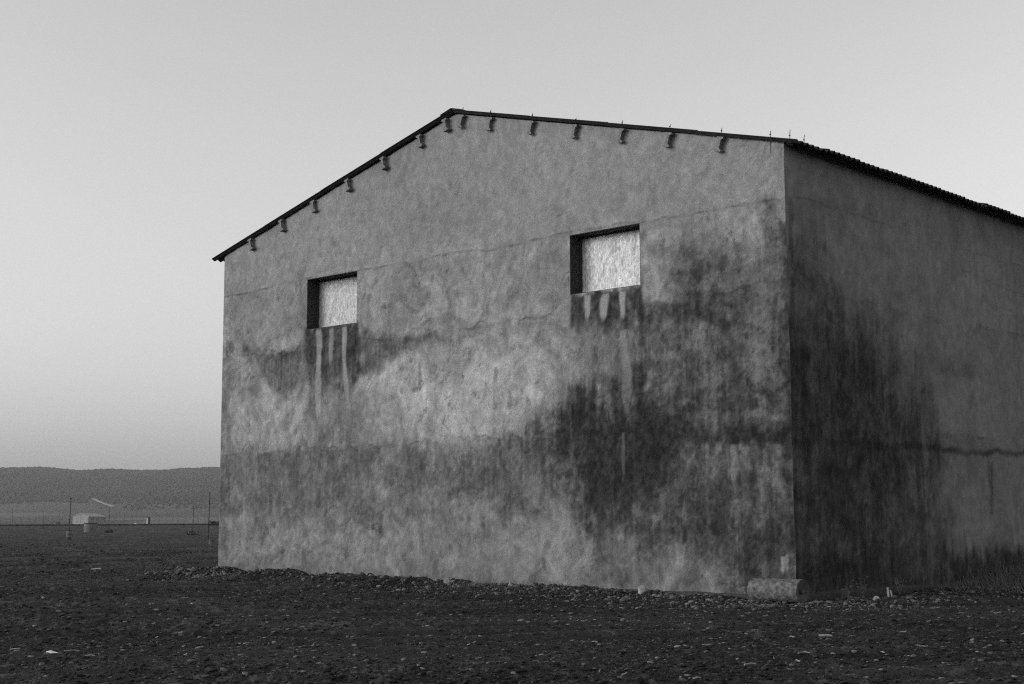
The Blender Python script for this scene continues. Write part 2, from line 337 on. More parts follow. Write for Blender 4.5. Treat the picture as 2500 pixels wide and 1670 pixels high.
SIDE_DARK = [
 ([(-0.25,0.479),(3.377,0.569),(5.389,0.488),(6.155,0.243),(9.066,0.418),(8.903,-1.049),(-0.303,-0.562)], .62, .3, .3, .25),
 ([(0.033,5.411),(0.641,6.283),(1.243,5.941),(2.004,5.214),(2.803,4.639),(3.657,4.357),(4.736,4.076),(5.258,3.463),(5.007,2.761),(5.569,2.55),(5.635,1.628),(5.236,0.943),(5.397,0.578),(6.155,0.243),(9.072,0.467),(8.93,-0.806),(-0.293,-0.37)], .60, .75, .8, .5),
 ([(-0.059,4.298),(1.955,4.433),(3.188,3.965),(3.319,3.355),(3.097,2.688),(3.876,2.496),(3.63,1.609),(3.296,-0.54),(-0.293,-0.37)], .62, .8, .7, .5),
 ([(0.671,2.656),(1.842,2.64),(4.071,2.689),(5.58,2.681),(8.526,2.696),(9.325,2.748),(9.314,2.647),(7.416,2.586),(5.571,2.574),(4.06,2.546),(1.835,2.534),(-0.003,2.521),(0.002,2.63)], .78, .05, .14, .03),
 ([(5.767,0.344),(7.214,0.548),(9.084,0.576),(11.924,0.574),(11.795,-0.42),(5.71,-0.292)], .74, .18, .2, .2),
 ([(0.309,4.289),(0.688,4.343),(0.75,4.079),(0.556,4.002),(0.296,4.042)], .75, .06, .10, .05),
 ([(0.213,3.873),(0.362,3.884),(0.356,3.761),(0.207,3.75)], .6, .05, .06, .05),
 ([(0.069,6.867),(0.204,6.889),(0.12,0),(-0.06,0.007)], .5, .08, .08, .1),
 ([(7.565,2.469),(7.783,2.476),(7.719,1.31),(7.557,1.309)], .4, .05, .08, .1),
 ([(5.053,4.47),(7.171,4.447),(7.04,4.193),(5.51,4.132)], .25, .12, .2, .2),
 ([(0.226,7.019),(10.286,7.986),(10.205,7.276),(4.767,6.826),(2.101,6.756),(0.202,6.554)], .12, .3, .3, .2),
]
def side_tone(s, z):
    f, g = swirls(s + 60, z, 5)
    big = fbm(s * .3 + 9, z * .3, 6, 3)
    t = 0.20 * (0.88 + 0.24 * big) * (1 + (f - .5) * 0.5) * (1 - 0.08 * g)
    t = t * (1 + (fbm(s * 5, z * .22, 9, 4, .6) - .5) * 0.22) * lift_edges(s + 40, z, 9, 0.6)
    cr, pit = creases(s + 30, z, 170); grain = fbm(s * 7, z * 5, 26, 4, .75); run = fbm(s * 11, z * .35, 27, 4, .7)
    t = t * (1 - .2 * cr - .2 * pit) * (1 + (grain - .5) * .5) * (1 + (run - .5) * .22)
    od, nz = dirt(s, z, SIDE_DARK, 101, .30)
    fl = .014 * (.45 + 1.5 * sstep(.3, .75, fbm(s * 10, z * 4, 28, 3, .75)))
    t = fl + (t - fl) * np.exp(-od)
    far = sstep(10, 12, s); t = t * (1 - far * .3 * fbm(s * .7, z * .6, 77, 4))
    crack = np.abs(z - (6.35 + (fbm(s * .9, s * 0, 44, 4) - .5) * .5)); t = t * (1 - .25 * (1 - sstep(.006, .02, crack)) * sstep(6, 7, s))
    return np.clip(t, 0.006, 0.5), f, g

def grid_faces(nr, nc, keep=None, flip=False):
    i = np.arange(nr - 1)[:, None] * nc + np.arange(nc - 1)[None, :]
    f = np.stack([i, i + 1, i + nc + 1, i + nc], -1).reshape(-1, 4)
    if flip: f = f[:, ::-1]
    if keep is not None: f = f[keep.reshape(-1)]
    return f
def lines(breaks, step):
    out = [breaks[0]]
    for a, b in zip(breaks[:-1], breaks[1:]):
        n = max(1, int(round((b - a) / step))); out += [a + (b - a) * (k + 1) / n for k in range(n)]
    return np.array(out)
WIN = [(11.282, 13.047, 5.725, 6.938), (3.217, 4.966, 5.686, 6.897)]      # s0, s1, z0, z1 of the two openings
ST = 0.030
S_ = lines([0, WIN[1][0], WIN[1][1], WIN[0][0], WIN[0][1], W], ST)
Z_ = lines([-0.6, WIN[1][2], WIN[0][2], WIN[1][3], WIN[0][3], HE], ST)
top = HE + (HA - HE) * (1 - np.abs(S_ - W / 2) / (W / 2))
NT = int((HA - HE) / ST) // 2
ss = np.repeat(S_[None, :], len(Z_) + NT, 0); zz = np.zeros_like(ss)
zz[:len(Z_)] = Z_[:, None]
zz[len(Z_):] = HE + (top - HE)[None, :] * ((np.arange(NT) + 1) / NT)[:, None]
tone, sw, ar = gable_tone(ss, zz)
crs, ptt = creases(ss, zz, 130)
relief = ((sw - .5) * 0.036 - ar * 0.007) * (1 - .5 * sstep(6.6, 7.1, zz)) - crs * .009 - ptt * .010 + (fbm(ss * .35, zz * .35, 21, 3) - .5) * 0.05
cs = (ss[:-1, :-1] + ss[1:, 1:]) / 2; cz = (zz[:-1, :-1] + zz[1:, :-1]) / 2
keep = np.ones(cs.shape, bool); edge = np.ones_like(ss)
for a, b, c, d in WIN:
    keep &= ~((cs > a) & (cs < b) & (cz > c) & (cz < d))
    dd = np.maximum(np.maximum(a - ss, ss - b), np.maximum(c - zz, zz - d)); edge *= sstep(0, .15, np.abs(dd))
edge *= sstep(0, .12, ss) * sstep(0, .12, W - ss)
edge_wob = (fbm(zz * 1.3, zz * 0 + 1, 61, 4, .6) - .5) * 0.030
s2 = ss + np.where(ss < 1e-6, edge_wob, 0)
V = BWa(s2, -relief * edge, zz)
gm = fast_mesh('gable_wall', V.reshape(-1, 3), grid_faces(ss.shape[0], ss.shape[1], keep, flip=True), True)
attr(gm, 'tone', tone.ravel())
obj('gable_wall', gm, M_plaster, barn, label='stained front gable wall with two blocked openings')
# long side wall in view
D_ = np.concatenate([lines([0, 12], .04), lines([12, LEN], .15)[1:]]); Zs = lines([-0.6, HE], .04)
sd_s = np.repeat(D_[None, :], len(Zs), 0); sd_z = np.repeat(Zs[:, None], len(D_), 1)
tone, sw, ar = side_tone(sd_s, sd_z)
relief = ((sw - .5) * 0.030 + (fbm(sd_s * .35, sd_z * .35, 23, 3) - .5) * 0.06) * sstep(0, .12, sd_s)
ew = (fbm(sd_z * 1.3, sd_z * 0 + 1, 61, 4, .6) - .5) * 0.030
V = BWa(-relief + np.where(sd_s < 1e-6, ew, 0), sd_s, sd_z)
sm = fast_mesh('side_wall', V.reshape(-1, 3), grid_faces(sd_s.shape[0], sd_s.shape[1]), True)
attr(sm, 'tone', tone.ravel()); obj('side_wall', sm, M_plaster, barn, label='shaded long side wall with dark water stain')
# the two walls out of sight
b = MB()
b.add([BW(W, 0, -.6), BW(W, LEN, -.6), BW(W, LEN, HE), BW(W, 0, HE)], [(0, 1, 2, 3)])
m_ = mesh('side_wall', b.v, b.f); attr(m_, 'tone', [.25] * 4); obj('side_wall', m_, M_plaster, barn)
b = MB(); b.add([BW(0, LEN, -.6), BW(W, LEN, -.6), BW(W, LEN, HE), BW(W / 2, LEN, HA), BW(0, LEN, HE)], [(4, 3, 2, 1, 0)])
m_ = mesh('gable_wall', b.v, b.f); attr(m_, 'tone', [.25] * 5); obj('gable_wall', m_, M_plaster, barn)
# footing: low uneven ledge at the foot of both walls in view
def ledge(name, fn, n, proud, h, seed):
    v = []; f = []
    for i in range(n + 1):
        t = i / n; hh = h + (float(fbm(np.array(t * 25.), np.array(1.), seed, 3)) - .5) * .06; pp = proud + (float(fbm(np.array(t * 40.), np.array(4.), seed, 3)) - .5) * .03
        v += [fn(t, 0, hh + .02), fn(t, pp * .8, hh), fn(t, pp, hh - .03), fn(t, pp, -.6)]
        if i:
            a = (i - 1) * 4
            for k in range(3): f.append((a + k, a + k + 1, a + k + 5, a + k + 4))
    return obj(name, mesh(name, v, f), M_foot, barn)
ledge('footing', lambda t, o, z: BW(W * t, -o, z), 160, .05, -.09, 3)
ledge('footing', lambda t, o, z: BW(-o, LEN * t, z), 160, .07, -.06, 5)

# ------------------------------------------------------------------ the two blocked openings
def panel_mat(name, kind):
    m, t, bs = mat_new(name); bs.inputs['Roughness'].default_value = 0.6; bs.inputs['Specular IOR Level'].default_value = 0.4
    a = t.nodes.new('ShaderNodeAttribute'); a.attribute_name = 'tone'
    f = noise_n(t, 40, 3, .6, (1, 1, .3))
    t.links.new(math_n(t, 'MULTIPLY', a.outputs['Fac'], ramp(t, f, [(.35, .55), (.62, 1)])), bs.inputs['Base Color']); bump(t, bs, f, .25, .01)
    return m
for wi, (a, b_, c, d) in enumerate(WIN):
    dep = 0.33
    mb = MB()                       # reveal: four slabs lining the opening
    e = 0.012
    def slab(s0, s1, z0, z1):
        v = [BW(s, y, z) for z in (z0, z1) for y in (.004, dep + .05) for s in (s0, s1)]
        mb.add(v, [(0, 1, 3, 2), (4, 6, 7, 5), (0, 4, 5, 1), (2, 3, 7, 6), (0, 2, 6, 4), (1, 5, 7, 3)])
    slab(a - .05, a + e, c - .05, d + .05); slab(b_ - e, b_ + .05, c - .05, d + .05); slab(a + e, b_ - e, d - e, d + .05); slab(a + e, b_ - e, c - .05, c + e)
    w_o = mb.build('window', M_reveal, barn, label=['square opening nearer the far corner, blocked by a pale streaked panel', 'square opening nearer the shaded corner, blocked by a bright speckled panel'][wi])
    ps = lines([a + e, b_ - e], .02); pz = lines([c + e, d - e], .02)
    P, Q = np.meshgrid(ps, pz)
    u = (P - a) / (b_ - a); w = (Q - c) / (d - c)
    fine = vnoise(P * 50, Q * 30, 50 + wi); mid = fbm(P * 16, Q * 8, 55 + wi, 4, .7)
    t = 0.82 * (0.84 + 0.40 * (mid - .5) * 2) + 0.16 * (fine - .5)
    pits = sstep(.74, .9, vnoise(P * 22, Q * 7, 59 + wi)) * (.5 + .5 * vnoise(P * 3, Q * 3, 4))
    t = t * (1 - (.4 if wi else .2) * pits)
    if wi == 0:
        band = np.exp(-((w - .84) / .09) ** 2); t = t * (1 - .45 * band * vnoise(P * 26, Q * 9, 63)) + .25 * band * sstep(.6, .9, vnoise(P * 30, Q * 14, 64)); t *= .82
        t *= 1 - .25 * sstep(.2, 0, 1 - u)  # soft shade beside the far jamb painted into the panel tone
    rel = (fine - .5) * .008 + (mid - .5) * .01
    V = BWa(P, dep - rel, Q); pm = fast_mesh('panel', V.reshape(-1, 3), grid_faces(P.shape[0], P.shape[1], flip=True), True); attr(pm, 'tone', np.clip(t, .1, .98).ravel())
    obj('panel', pm, panel_mat('panel_paint', wi), w_o, label='rough whitewashed infill panel')
    mb = MB()                       # thin dark bead round the panel
    for s0, s1, z0, z1 in ((b_ - e - .035, b_ - e, c + e, d - e), (a + e, a + e + .015, c + e, d - e), (a + e, b_ - e, d - e - .03, d - e), (a + e, b_ - e, c + e, c + e + .022)):
        v = [BW(s, y, z) for z in (z0, z1) for y in (dep - .035, dep + .02) for s in (s0, s1)]
        mb.add(v, [(0, 1, 3, 2), (4, 6, 7, 5), (0, 4, 5, 1), (2, 3, 7, 6), (0, 2, 6, 4), (1, 5, 7, 3)])
    mb.build('frame', M_steel, w_o)

# ------------------------------------------------------------------ roof: corrugated sheets, ridge caps, purlin ends, hook bolts
cp, sp = math.cos(PITCH), math.sin(PITCH)
def on_roof(side, q, d, h):
    """side 0 = slope over the near corner, 1 = far slope; q metres down the slope from the ridge, d depth, h above the wall-top plane"""
    ds = q * cp - h * sp if True else 0
    x = W / 2 - (q * cp + h * sp) if side == 0 else W / 2 + (q * cp + h * sp)
    return BW(x, d, HA - q * sp + h * cp)
WAVE = 0.177; SHW = WAVE * 6
def sheet_mesh(side, ln):
    n = 42; v = []; f = []; th = .012
    for k in range(n + 1):
        y = SHW * 1.04 * k / n; hz = .026 * math.cos(2 * math.pi * y / WAVE)
        for q, h in ((0, hz), (ln, hz), (ln, hz - th), (0, hz - th)):
            o = on_roof(side, q, y, h); r = on_roof(side, 0, 0, 0); v.append((o[0] - r[0], o[1] - r[1], o[2] - r[2]))
        if k:
            a = (k - 1) * 4
            for j in range(4): f.append((a + j, a + (j + 1) % 4, a + 4 + (j + 1) % 4, a + 4 + j))
    f.append((0, 1, 2, 3)); f.append((n * 4 + 3, n * 4 + 2, n * 4 + 1, n * 4))
    m = mesh('roof_sheet', v, f, False); m.materials.append(M_roof); return m
SLEN = (W / 2) / cp + 0.30; NROW = 4; RL = SLEN / NROW
NCOL = int(math.ceil((LEN + .5) / SHW))
rr = random.Random(3)
for side in (0, 1):
    me = sheet_mesh(side, RL + .12)
    sag = [rr.uniform(-.018, .018) for _ in range(NCOL)]
    for cI in range(NCOL):
        for rI in range(NROW):
            lift = .042 + .005 * (NROW - 1 - rI) + (.008 if cI % 2 else 0) + (sag[cI] if rI == NROW - 1 else 0)
            o = obj('roof_sheet', me, None, barn, loc=on_roof(side, rI * RL - (.06 if rI else 0), -.14 + cI * SHW, lift))
            o.rotation_euler = (rr.uniform(-.002, .002), rr.uniform(-.002, .002), rr.uniform(-.002, .002))
n = 14
for cI in range(NCOL):
    mb = MB(); y0, y1 = -.155 + cI * SHW, -.155 + (cI + 1) * SHW + .05
    prof = [(W / 2 - .34 * cp, HA - .34 * sp + .105), (W / 2 - .06, HA + .095), (W / 2, HA + .11), (W / 2 + .06, HA + .095), (W / 2 + .34 * cp, HA - .34 * sp + .105)]
    prof = prof + [(x, z - .015) for x, z in prof[::-1]]
    v = [BW(x, y0, z + .004 * (cI % 2)) for x, z in prof] + [BW(x, y1, z + .004 * (cI % 2)) for x, z in prof]; k = len(prof)
    mb.add(v, [(i, (i + 1) % k, (i + 1) % k + k, i + k) for i in range(k)] + [tuple(range(k))[::-1], tuple(range(k, 2 * k))])
    mb.build('ridge_cap', M_roof, barn)
# dark closing board under the sheets along the top of the walls
mb = MB()
for side in (0, 1):
    v = [on_roof(side, q, y, h) for h in (-.03, .012) for y in (.03, LEN + .02) for q in (.0, SLEN - .12)]
    mb.add(v, [(0, 1, 3, 2), (4, 6, 7, 5), (0, 4, 5, 1), (2, 3, 7, 6), (0, 2, 6, 4), (1, 5, 7, 3)])
mb.build('roof_lining', M_roof, barn)
PUR = [1.211, 2.368, 3.503, 4.67, 5.826, 6.998, 7.815, 8.453, 9.263, 10.429, 11.636, 12.862, 14.02, 15.208]
def ibeam(seed):
    r = random.Random(seed); j = lambda a: r.uniform(-a, a)
    H, B, tw, tf = .28, .135, .055, .036
    return [(-B / 2 + j(.01), 0), (B / 2 + j(.01), 0), (B / 2 + j(.01), -tf), (tw / 2, -tf - .02), (tw / 2 + j(.006), -H + tf + .025), (B / 2 + j(.012), -H + tf), (B / 2 + j(.012), -H), (-B / 2 + j(.012), -H), (-B / 2 + j(.012), -H + tf), (-tw / 2 + j(.006), -H + tf + .025), (-tw / 2, -tf - .02), (-B / 2, -tf)]
for i, s in enumerate(PUR):
    side = 0 if s < W / 2 else 1
    prof = ibeam(i); v = []; pr = .105 + rr.uniform(-.01, .02)
    qc = abs(s - W / 2) / cp
    for y in (-pr, .3):
        for a, h in prof: v.append(on_roof(side, qc - .05 + a, y, h - .012))
    k = len(prof); fc = [(i_, (i_ + 1) % k, (i_ + 1) % k + k, i_ + k) for i_ in range(k)]
    cap = [(0, 1, 2, 11), (11, 2, 3, 10), (10, 3, 4, 9), (9, 4, 5, 8), (8, 5, 6, 7)]
    fc += cap + [tuple(x + k for x in c_) for c_ in cap]
    mm = mesh('purlin', v, fc); bm = bmesh.new(); bm.from_mesh(mm); bmesh.ops.recalc_face_normals(bm, faces=bm.faces); bm.to_mesh(mm); bm.free()
    obj('purlin', mm, M_purlin, barn)
def bolt(base, up, dn):
    mb = MB(); x, y, z = base; mb.tube([(x, y, z - dn), (x + .004, y, z + up * .6), (x + .012, y, z + up)], [.0065, .0065, .006], 6)
    mb.tube([(x, y, z + up * .35), (x, y, z + up * .35 + .012)], [.018, .015], 8); mb.build('hook_bolt', M_steel, barn)
for s in PUR[:7]: bolt(on_roof(0, (W / 2 - s) / cp - .07, -.07, .07), .055 + rr.uniform(-.02, .04), .1)
bolt(BW(.19, -.13, HE + .10), .12, .30); bolt(BW(-.10, .04, HE + .05), .17, .1); bolt(BW(-.19, .36, HE + .02), .15, .1)

# ------------------------------------------------------------------ land
FIELD = -0.20
def seg_dist(x, y, a, b):
    ex, ey = b[0] - a[0], b[1] - a[1]; L = ex * ex + ey * ey
    t = np.clip(((x - a[0]) * ex + (y - a[1]) * ey) / L, 0, 1)
    return np.hypot(x - a[0] - t * ex, y - a[1] - t * ey), t
GL = R0 + DV * W
def land_base(x, y):
    r = np.hypot(x, y)
    z = FIELD + 1.0 * sstep(230, 450, r) + (fbm(x * .03, y * .03, 70, 3) - .5) * 0.10 * sstep(35, 90, r)
    # spoil bank along the foot of the gable, highest and widest past the far corner
    a = R0 + DV * 1.6; b = GL + DV * 1.3
    d, t = seg_dist(x, y, a, b)
    wid = 1.35 + .9 * t + (fbm(x * .8, y * .8, 71, 3) - .5) * .9
    z = z + (.07 + .17 * t ** 1.5 + .05 * sstep(0, .2, t)) * sstep(1, 0, np.clip(d / np.maximum(wid, .3), 0, 1)) * (0.75 + .5 * fbm(x * 1.5, y * 1.5, 72, 3))
    # low bank along the side wall, rising to the right
    d2, t2 = seg_dist(x, y, R0 + SV * 2.0, R0 + SV * LEN)
    z = z + .16 * sstep(1, 0, np.clip(d2 / 1.7, 0, 1)) * sstep(0, .3, t2)
    return z
def furrow(x, y):
    fy = y - .10 * x + (fbm(x * .10, y * .22, 74, 3) - .5) * 2.2
    return np.sin(fy * 2 * math.pi / 1.05 + 3 * fbm(x * .12, y * .12, 75, 2)) * (.3 + 1.4 * sstep(.35, .65, fbm(x * .10, y * .5, 76, 3)))
def land_detail(x, y):
    r = np.hypot(x, y)
    fade = 1 - sstep(60, 160, r)
    fur = furrow(x, y) * .042
    cl = (fbm(x * 4.2, y * 4.2, 77, 4, .58) - .5); cl2 = np.abs(fbm(x * 9, y * 9, 80, 3) - .5)
    rough = .45 + 1.1 * sstep(.35, .7, fbm(x * .18, y * .35, 81, 3))
    return (fur + cl * .06 * rough + (.12 - cl2) * .05 * rough) * fade
th_f = np.radians(np.linspace(-33, 33, 760)); th_c = np.radians(np.linspace(33, 327, 74)[1:-1])
TH = np.concatenate([th_f, th_c, [th_f[0] + 2 * math.pi]])
RR = np.concatenate([np.geomspace(.3, 8, 24)[:-1], np.geomspace(8, 42, 600)[:-1], np.geomspace(42, 452, 170)])
rg, tg = np.meshgrid(RR, TH, indexing='ij')
gx = rg * np.sin(tg); gy = rg * np.cos(tg)
gz = land_base(gx, gy) + land_detail(gx, gy)
gz[-1] -= 3.0
rowlen = len(TH)
gv = np.stack([gx, gy, gz], -1).reshape(-1, 3)
gf = grid_faces(len(RR), rowlen, flip=True)
field = fast_mesh('field', gv, gf, True)
hh = land_detail(gx, gy)
tn = .042 * (.55 + .9 * fbm(gx * .5, gy * .9, 84, 4)) * (.66 + .34 * np.clip(furrow(gx, gy), -1, 1)) * (.75 + .5 * fbm(gx * 6, gy * 6, 85, 3)) 
tn = tn * (1 + 1.3 * sstep(.66, .8, vnoise(gx * 14, gy * 14, 86)))
tn = tn * (1 + .5 * sstep(45, 200, np.hypot(gx, gy)) * (fbm(gx * .05, gy * .12, 88, 3)))
attr(field, 'tone', np.clip(tn, .012, .12).ravel())
obj('ground', field, M_soil, kind='structure')

# far plain and hills (one sheet to the horizon, below the field's edge)
LX = np.concatenate([np.linspace(-6000, -1500, 46)[:-1], np.linspace(-1500, 300, 361), np.linspace(300, 6000, 58)[1:]])
LY = np.concatenate([np.linspace(-6000, 430, 30)[:-1], np.linspace(430, 1500, 60)[:-1], np.linspace(1500, 3900, 241)[:-1], np.linspace(3900, 7000, 12)])
X, Y = np.meshgrid(LX, LY)
def hills(x, y):
    front = 1980 + 260 * (fbm(x * .0016 + 3, x * 0, 90, 3) - .5)
    crest = np.interp(x, [-2600, -1900, -1500, -1280, -1159, -1066, -983, -900, -844, -788, -742, -663, -560, -300, 200, 900, 2000], [95, 105, 118, 124, 126, 127, 118, 122.5, 119, 118.5, 123.5, 125, 121, 128, 116, 120, 90]) + 3 * (fbm(x * .012, x * 0 + 6, 92, 3) - .5)
    t = np.clip((y - front) / (3250 - front), 0, 1)
    gul = (fbm(x * .006, y * .0016, 93, 4) - .5)
    z = -3.5 + 20 * sstep(700, 2100, y) + (crest - 16.5) * (t ** 1.25) * (1 + .10 * gul * (1 - t) * 2)
    z = z - 30 * sstep(3300, 3900, y)
    return np.where(np.hypot(x, y) < 460, -4.0, z)
Z = hills(X, Y) + (fbm(X * .02, Y * .02, 94, 3) - .5) * 3 * sstep(1500, 2500, Y)
lm = fast_mesh('terrain', np.stack([X, Y, Z], -1).reshape(-1, 3), grid_faces(len(LY), len(LX)), True)
slope = sstep(1900, 2300, Y + 300 * (fbm(X * .004, Y * .004, 95, 3) - .5))
fields = sstep(.48, .56, fbm(X * .004 + .3 * np.floor(Y * .006), np.floor(Y * .006 + .4 * fbm(X * .003, Y * .003, 97, 2)) * 3.7, 96, 2))
lt = .040 + .05 * fields * (1 - slope) + .03 * (fbm(X * .01, Y * .01, 98, 4) - .5)
lt = lt * (1 - slope) + slope * (.045 + .02 * fbm(X * .006, Y * .006, 99, 4))
attr(lm, 'tone', np.clip(lt, .03, .3).ravel())
obj('terrain', lm, M_land, kind='structure')

# ------------------------------------------------------------------ scatter: clods, stones, straw
ICO_V = None
def ico(sub):
    bm = bmesh.new(); bmesh.ops.create_icosphere(bm, subdivisions=sub, radius=1.0)
    v = np.array([p.co[:] for p in bm.verts]); f = np.array([[q.index for q in p.verts] for p in bm.faces]); bm.free(); return v, f
def gn_tree(name, mat, sub, nvar, amp):
    g = bpy.data.node_groups.new(name, 'GeometryNodeTree')
    g.interface.new_socket('Geometry', in_out='INPUT', socket_type='NodeSocketGeometry'); g.interface.new_socket('Geometry', in_out='OUTPUT', socket_type='NodeSocketGeometry')
    N = g.nodes; L = g.links; gi = N.new('NodeGroupInput'); go = N.new('NodeGroupOutput')
    gti = N.new('GeometryNodeGeometryToInstance')
    for i in range(nvar):
        ic = N.new('GeometryNodeMeshIcoSphere'); ic.inputs['Radius'].default_value = 1.0; ic.inputs['Subdivisions'].default_value = sub
        sp_ = N.new('GeometryNodeSetPosition'); L.new(ic.outputs[0], sp_.inputs['Geometry'])
        ps = N.new('GeometryNodeInputPosition'); ad = N.new('ShaderNodeVectorMath'); ad.operation = 'ADD'; ad.inputs[1].default_value = (i * 7.3, i * 3.1, i * 5.7)
        L.new(ps.outputs[0], ad.inputs[0])
        nz = N.new('ShaderNodeTexNoise'); nz.inputs['Scale'].default_value = 1.15; nz.inputs['Detail'].default_value = 2.0; L.new(ad.outputs[0], nz.inputs['Vector'])
        sb = N.new('ShaderNodeVectorMath'); sb.operation = 'SUBTRACT'; sb.inputs[1].default_value = (.5, .5, .5); L.new(nz.outputs['Color'], sb.inputs[0])
        ml = N.new('ShaderNodeVectorMath'); ml.operation = 'SCALE'; ml.inputs['Scale'].default_value = amp; L.new(sb.outputs[0], ml.inputs[0]); L.new(ml.outputs[0], sp_.inputs['Offset'])
        L.new(sp_.outputs[0], gti.inputs[0])
    ip = N.new('GeometryNodeInstanceOnPoints'); ip.inputs['Pick Instance'].default_value = True
    L.new(gi.outputs[0], ip.inputs['Points']); L.new(gti.outputs[0], ip.inputs['Instance'])
    def na(nm, ty):
        n = N.new('GeometryNodeInputNamedAttribute'); n.data_type = ty; n.inputs['Name'].default_value = nm; return n.outputs[0]
    L.new(na('idx', 'INT'), ip.inputs['Instance Index']); L.new(na('scl', 'FLOAT_VECTOR'), ip.inputs['Scale'])
    er = N.new('FunctionNodeEulerToRotation'); L.new(na('rot', 'FLOAT_VECTOR'), er.inputs[0]); L.new(er.outputs[0], ip.inputs['Rotation'])
    sm_ = N.new('GeometryNodeSetMaterial'); sm_.inputs['Material'].default_value = mat; L.new(ip.outputs[0], sm_.inputs['Geometry']); L.new(sm_.outputs[0], go.inputs[0])
    return g
def scatter(name, x, y, size, flat, sub, tone, mat, seed, sink=.35, label=None, elong=1.5, cat=None, zfun=None, nvar=7, amp=.95, tilt=.5):
    n = len(x); rg_ = np.random.default_rng(seed)
    zb = (land_base(x, y) + land_detail(x, y)) if zfun is None else zfun(x, y)
    V = np.stack([x, y, zb + size * flat * (1 - 2 * sink)], -1)
    m = bpy.data.meshes.new(name); m.vertices.add(n); m.vertices.foreach_set('co', V.astype(np.float32).ravel())
    attr(m, 'tone', tone)
    at = m.attributes.new('scl', 'FLOAT_VECTOR', 'POINT'); at.data.foreach_set('vector', np.stack([size * (1 + (elong - 1) * rg_.random(n)), size, size * flat], -1).astype(np.float32).ravel())
    at = m.attributes.new('rot', 'FLOAT_VECTOR', 'POINT'); at.data.foreach_set('vector', np.stack([(rg_.random(n) - .5) * tilt, (rg_.random(n) - .5) * tilt, rg_.random(n) * 6.283], -1).astype(np.float32).ravel())
    at = m.attributes.new('idx', 'INT', 'POINT'); at.data.foreach_set('value', rg_.integers(0, nvar, n).astype(np.int32))
    m.materials.append(mat)
    o = obj(name, m, None, kind='stuff', label=label, cat=cat)
    md = o.modifiers.new('scatter', 'NODES'); md.node_group = gn_tree(name, mat, sub, nvar, amp)
    return o
def in_barn(x, y, mgn=.05):
    s = (x - R0[0]) * DV[0] + (y - R0[1]) * DV[1]; d = -((x - R0[0]) * GN[0] + (y - R0[1]) * GN[1])
    return (s > -mgn) & (s < W + mgn) & (d > -mgn) & (d < LEN + mgn)
def spots(n, r0, r1, power, seed, spread=29):
    g = np.random.default_rng(seed); u = g.random(n)
    r = (r0 ** power + u * (r1 ** power - r0 ** power)) ** (1 / power); t = np.radians((g.random(n) * 2 - 1) * spread)
    x, y = r * np.sin(t), r * np.cos(t)
    k = ~in_barn(x, y); return x[k], y[k], r[k], g
def clods(name, n, r0, r1, pw, lo, par, hi, seed, label):
    x, y, r, g = spots(n, r0, r1, pw, seed)
    dens = fbm(x * .18, y * .35, 81, 3); k = g.random(len(x)) < (sstep(.25, .55, dens) * .65 + .35) * (.25 + .75 * sstep(-.6, .5, furrow(x, y))); x, y, r = x[k], y[k], r[k]; n = len(x)
    sz = np.clip(lo + lo * g.pareto(par, n), lo, hi)
    tn = .036 * (.4 + 1.2 * g.random(n)) * (1 + 3.2 * (g.random(n) < .10)) * (.7 + .6 * fbm(x * .5, y * .9, 84, 4))
    scatter(name, x, y, sz, .40 + .35 * g.random(n), 2 if r0 < 20 else 1, tn, M_clod, seed + 1, .28, label, 1.9, cat='soil')
clods('soil_clods', 400000, 9.5, 75, .2, .0042, 2.1, .024, 1, 'dark crumbly gravel and clods of the near field')
clods('soil_clods', 100000, 40, 300, .2, .012, 2.4, .05, 6, 'dark clods of the far field out to its edge')
x, y, r, g = spots(75000, 9, 90, .5, 4); n = len(x)
sz = np.clip(.005 + .005 * g.pareto(2.3, n), .005, .028) * (.8 + r * .012)
scatter('pebbles', x, y, sz, .28 + .3 * g.random(n), 2, (.06 + .26 * g.random(n) ** 2.4) * (.5 + .9 * fbm(x * .6, y * 1.2, 87, 3)), M_clod, 5, .25, 'small grey pebbles strewn over the dark field', 1.9, cat='pebbles')
# rubble along the foot of the walls
g = np.random.default_rng(9); n = 13000
t = np.where(g.random(n) < .3, W + g.normal(-.3, 1.0, n), g.random(n) * (W + 1.2)); off = np.abs(g.normal(0, .75, n)) + .1
p = R0[None] + DV[None] * t[:, None] + GN[None] * off[:, None]; x, y = p[:, 0], p[:, 1]
n2 = 7000; t = g.random(n2) * 9.5 - .5; off = .35 + np.abs(g.normal(0, .8, n2)); p = R0[None] + SV[None] * t[:, None] - DV[None] * off[:, None]
n3 = 2500; q = g.normal(0, 1, (n3, 2)) * np.array([1.3, .5]) + np.array([4.6, 24.1])
x = np.concatenate([x, p[:, 0], q[:, 0]]); y = np.concatenate([y, p[:, 1], q[:, 1]]); k = ~in_barn(x, y, .1); x, y = x[k], y[k]
sz = np.clip(.007 + .010 * g.pareto(2.6, len(x)), .007, .05)
scatter('rubble', x, y, sz, .5 + .35 * g.random(len(x)), 2, np.where(g.random(len(x)) < .55, .08 + .17 * g.random(len(x)), .035 + .03 * g.random(len(x))), M_clod, 10, .28, 'loose rubble and stones heaped along the foot of the barn', 1.5, cat='rubble')

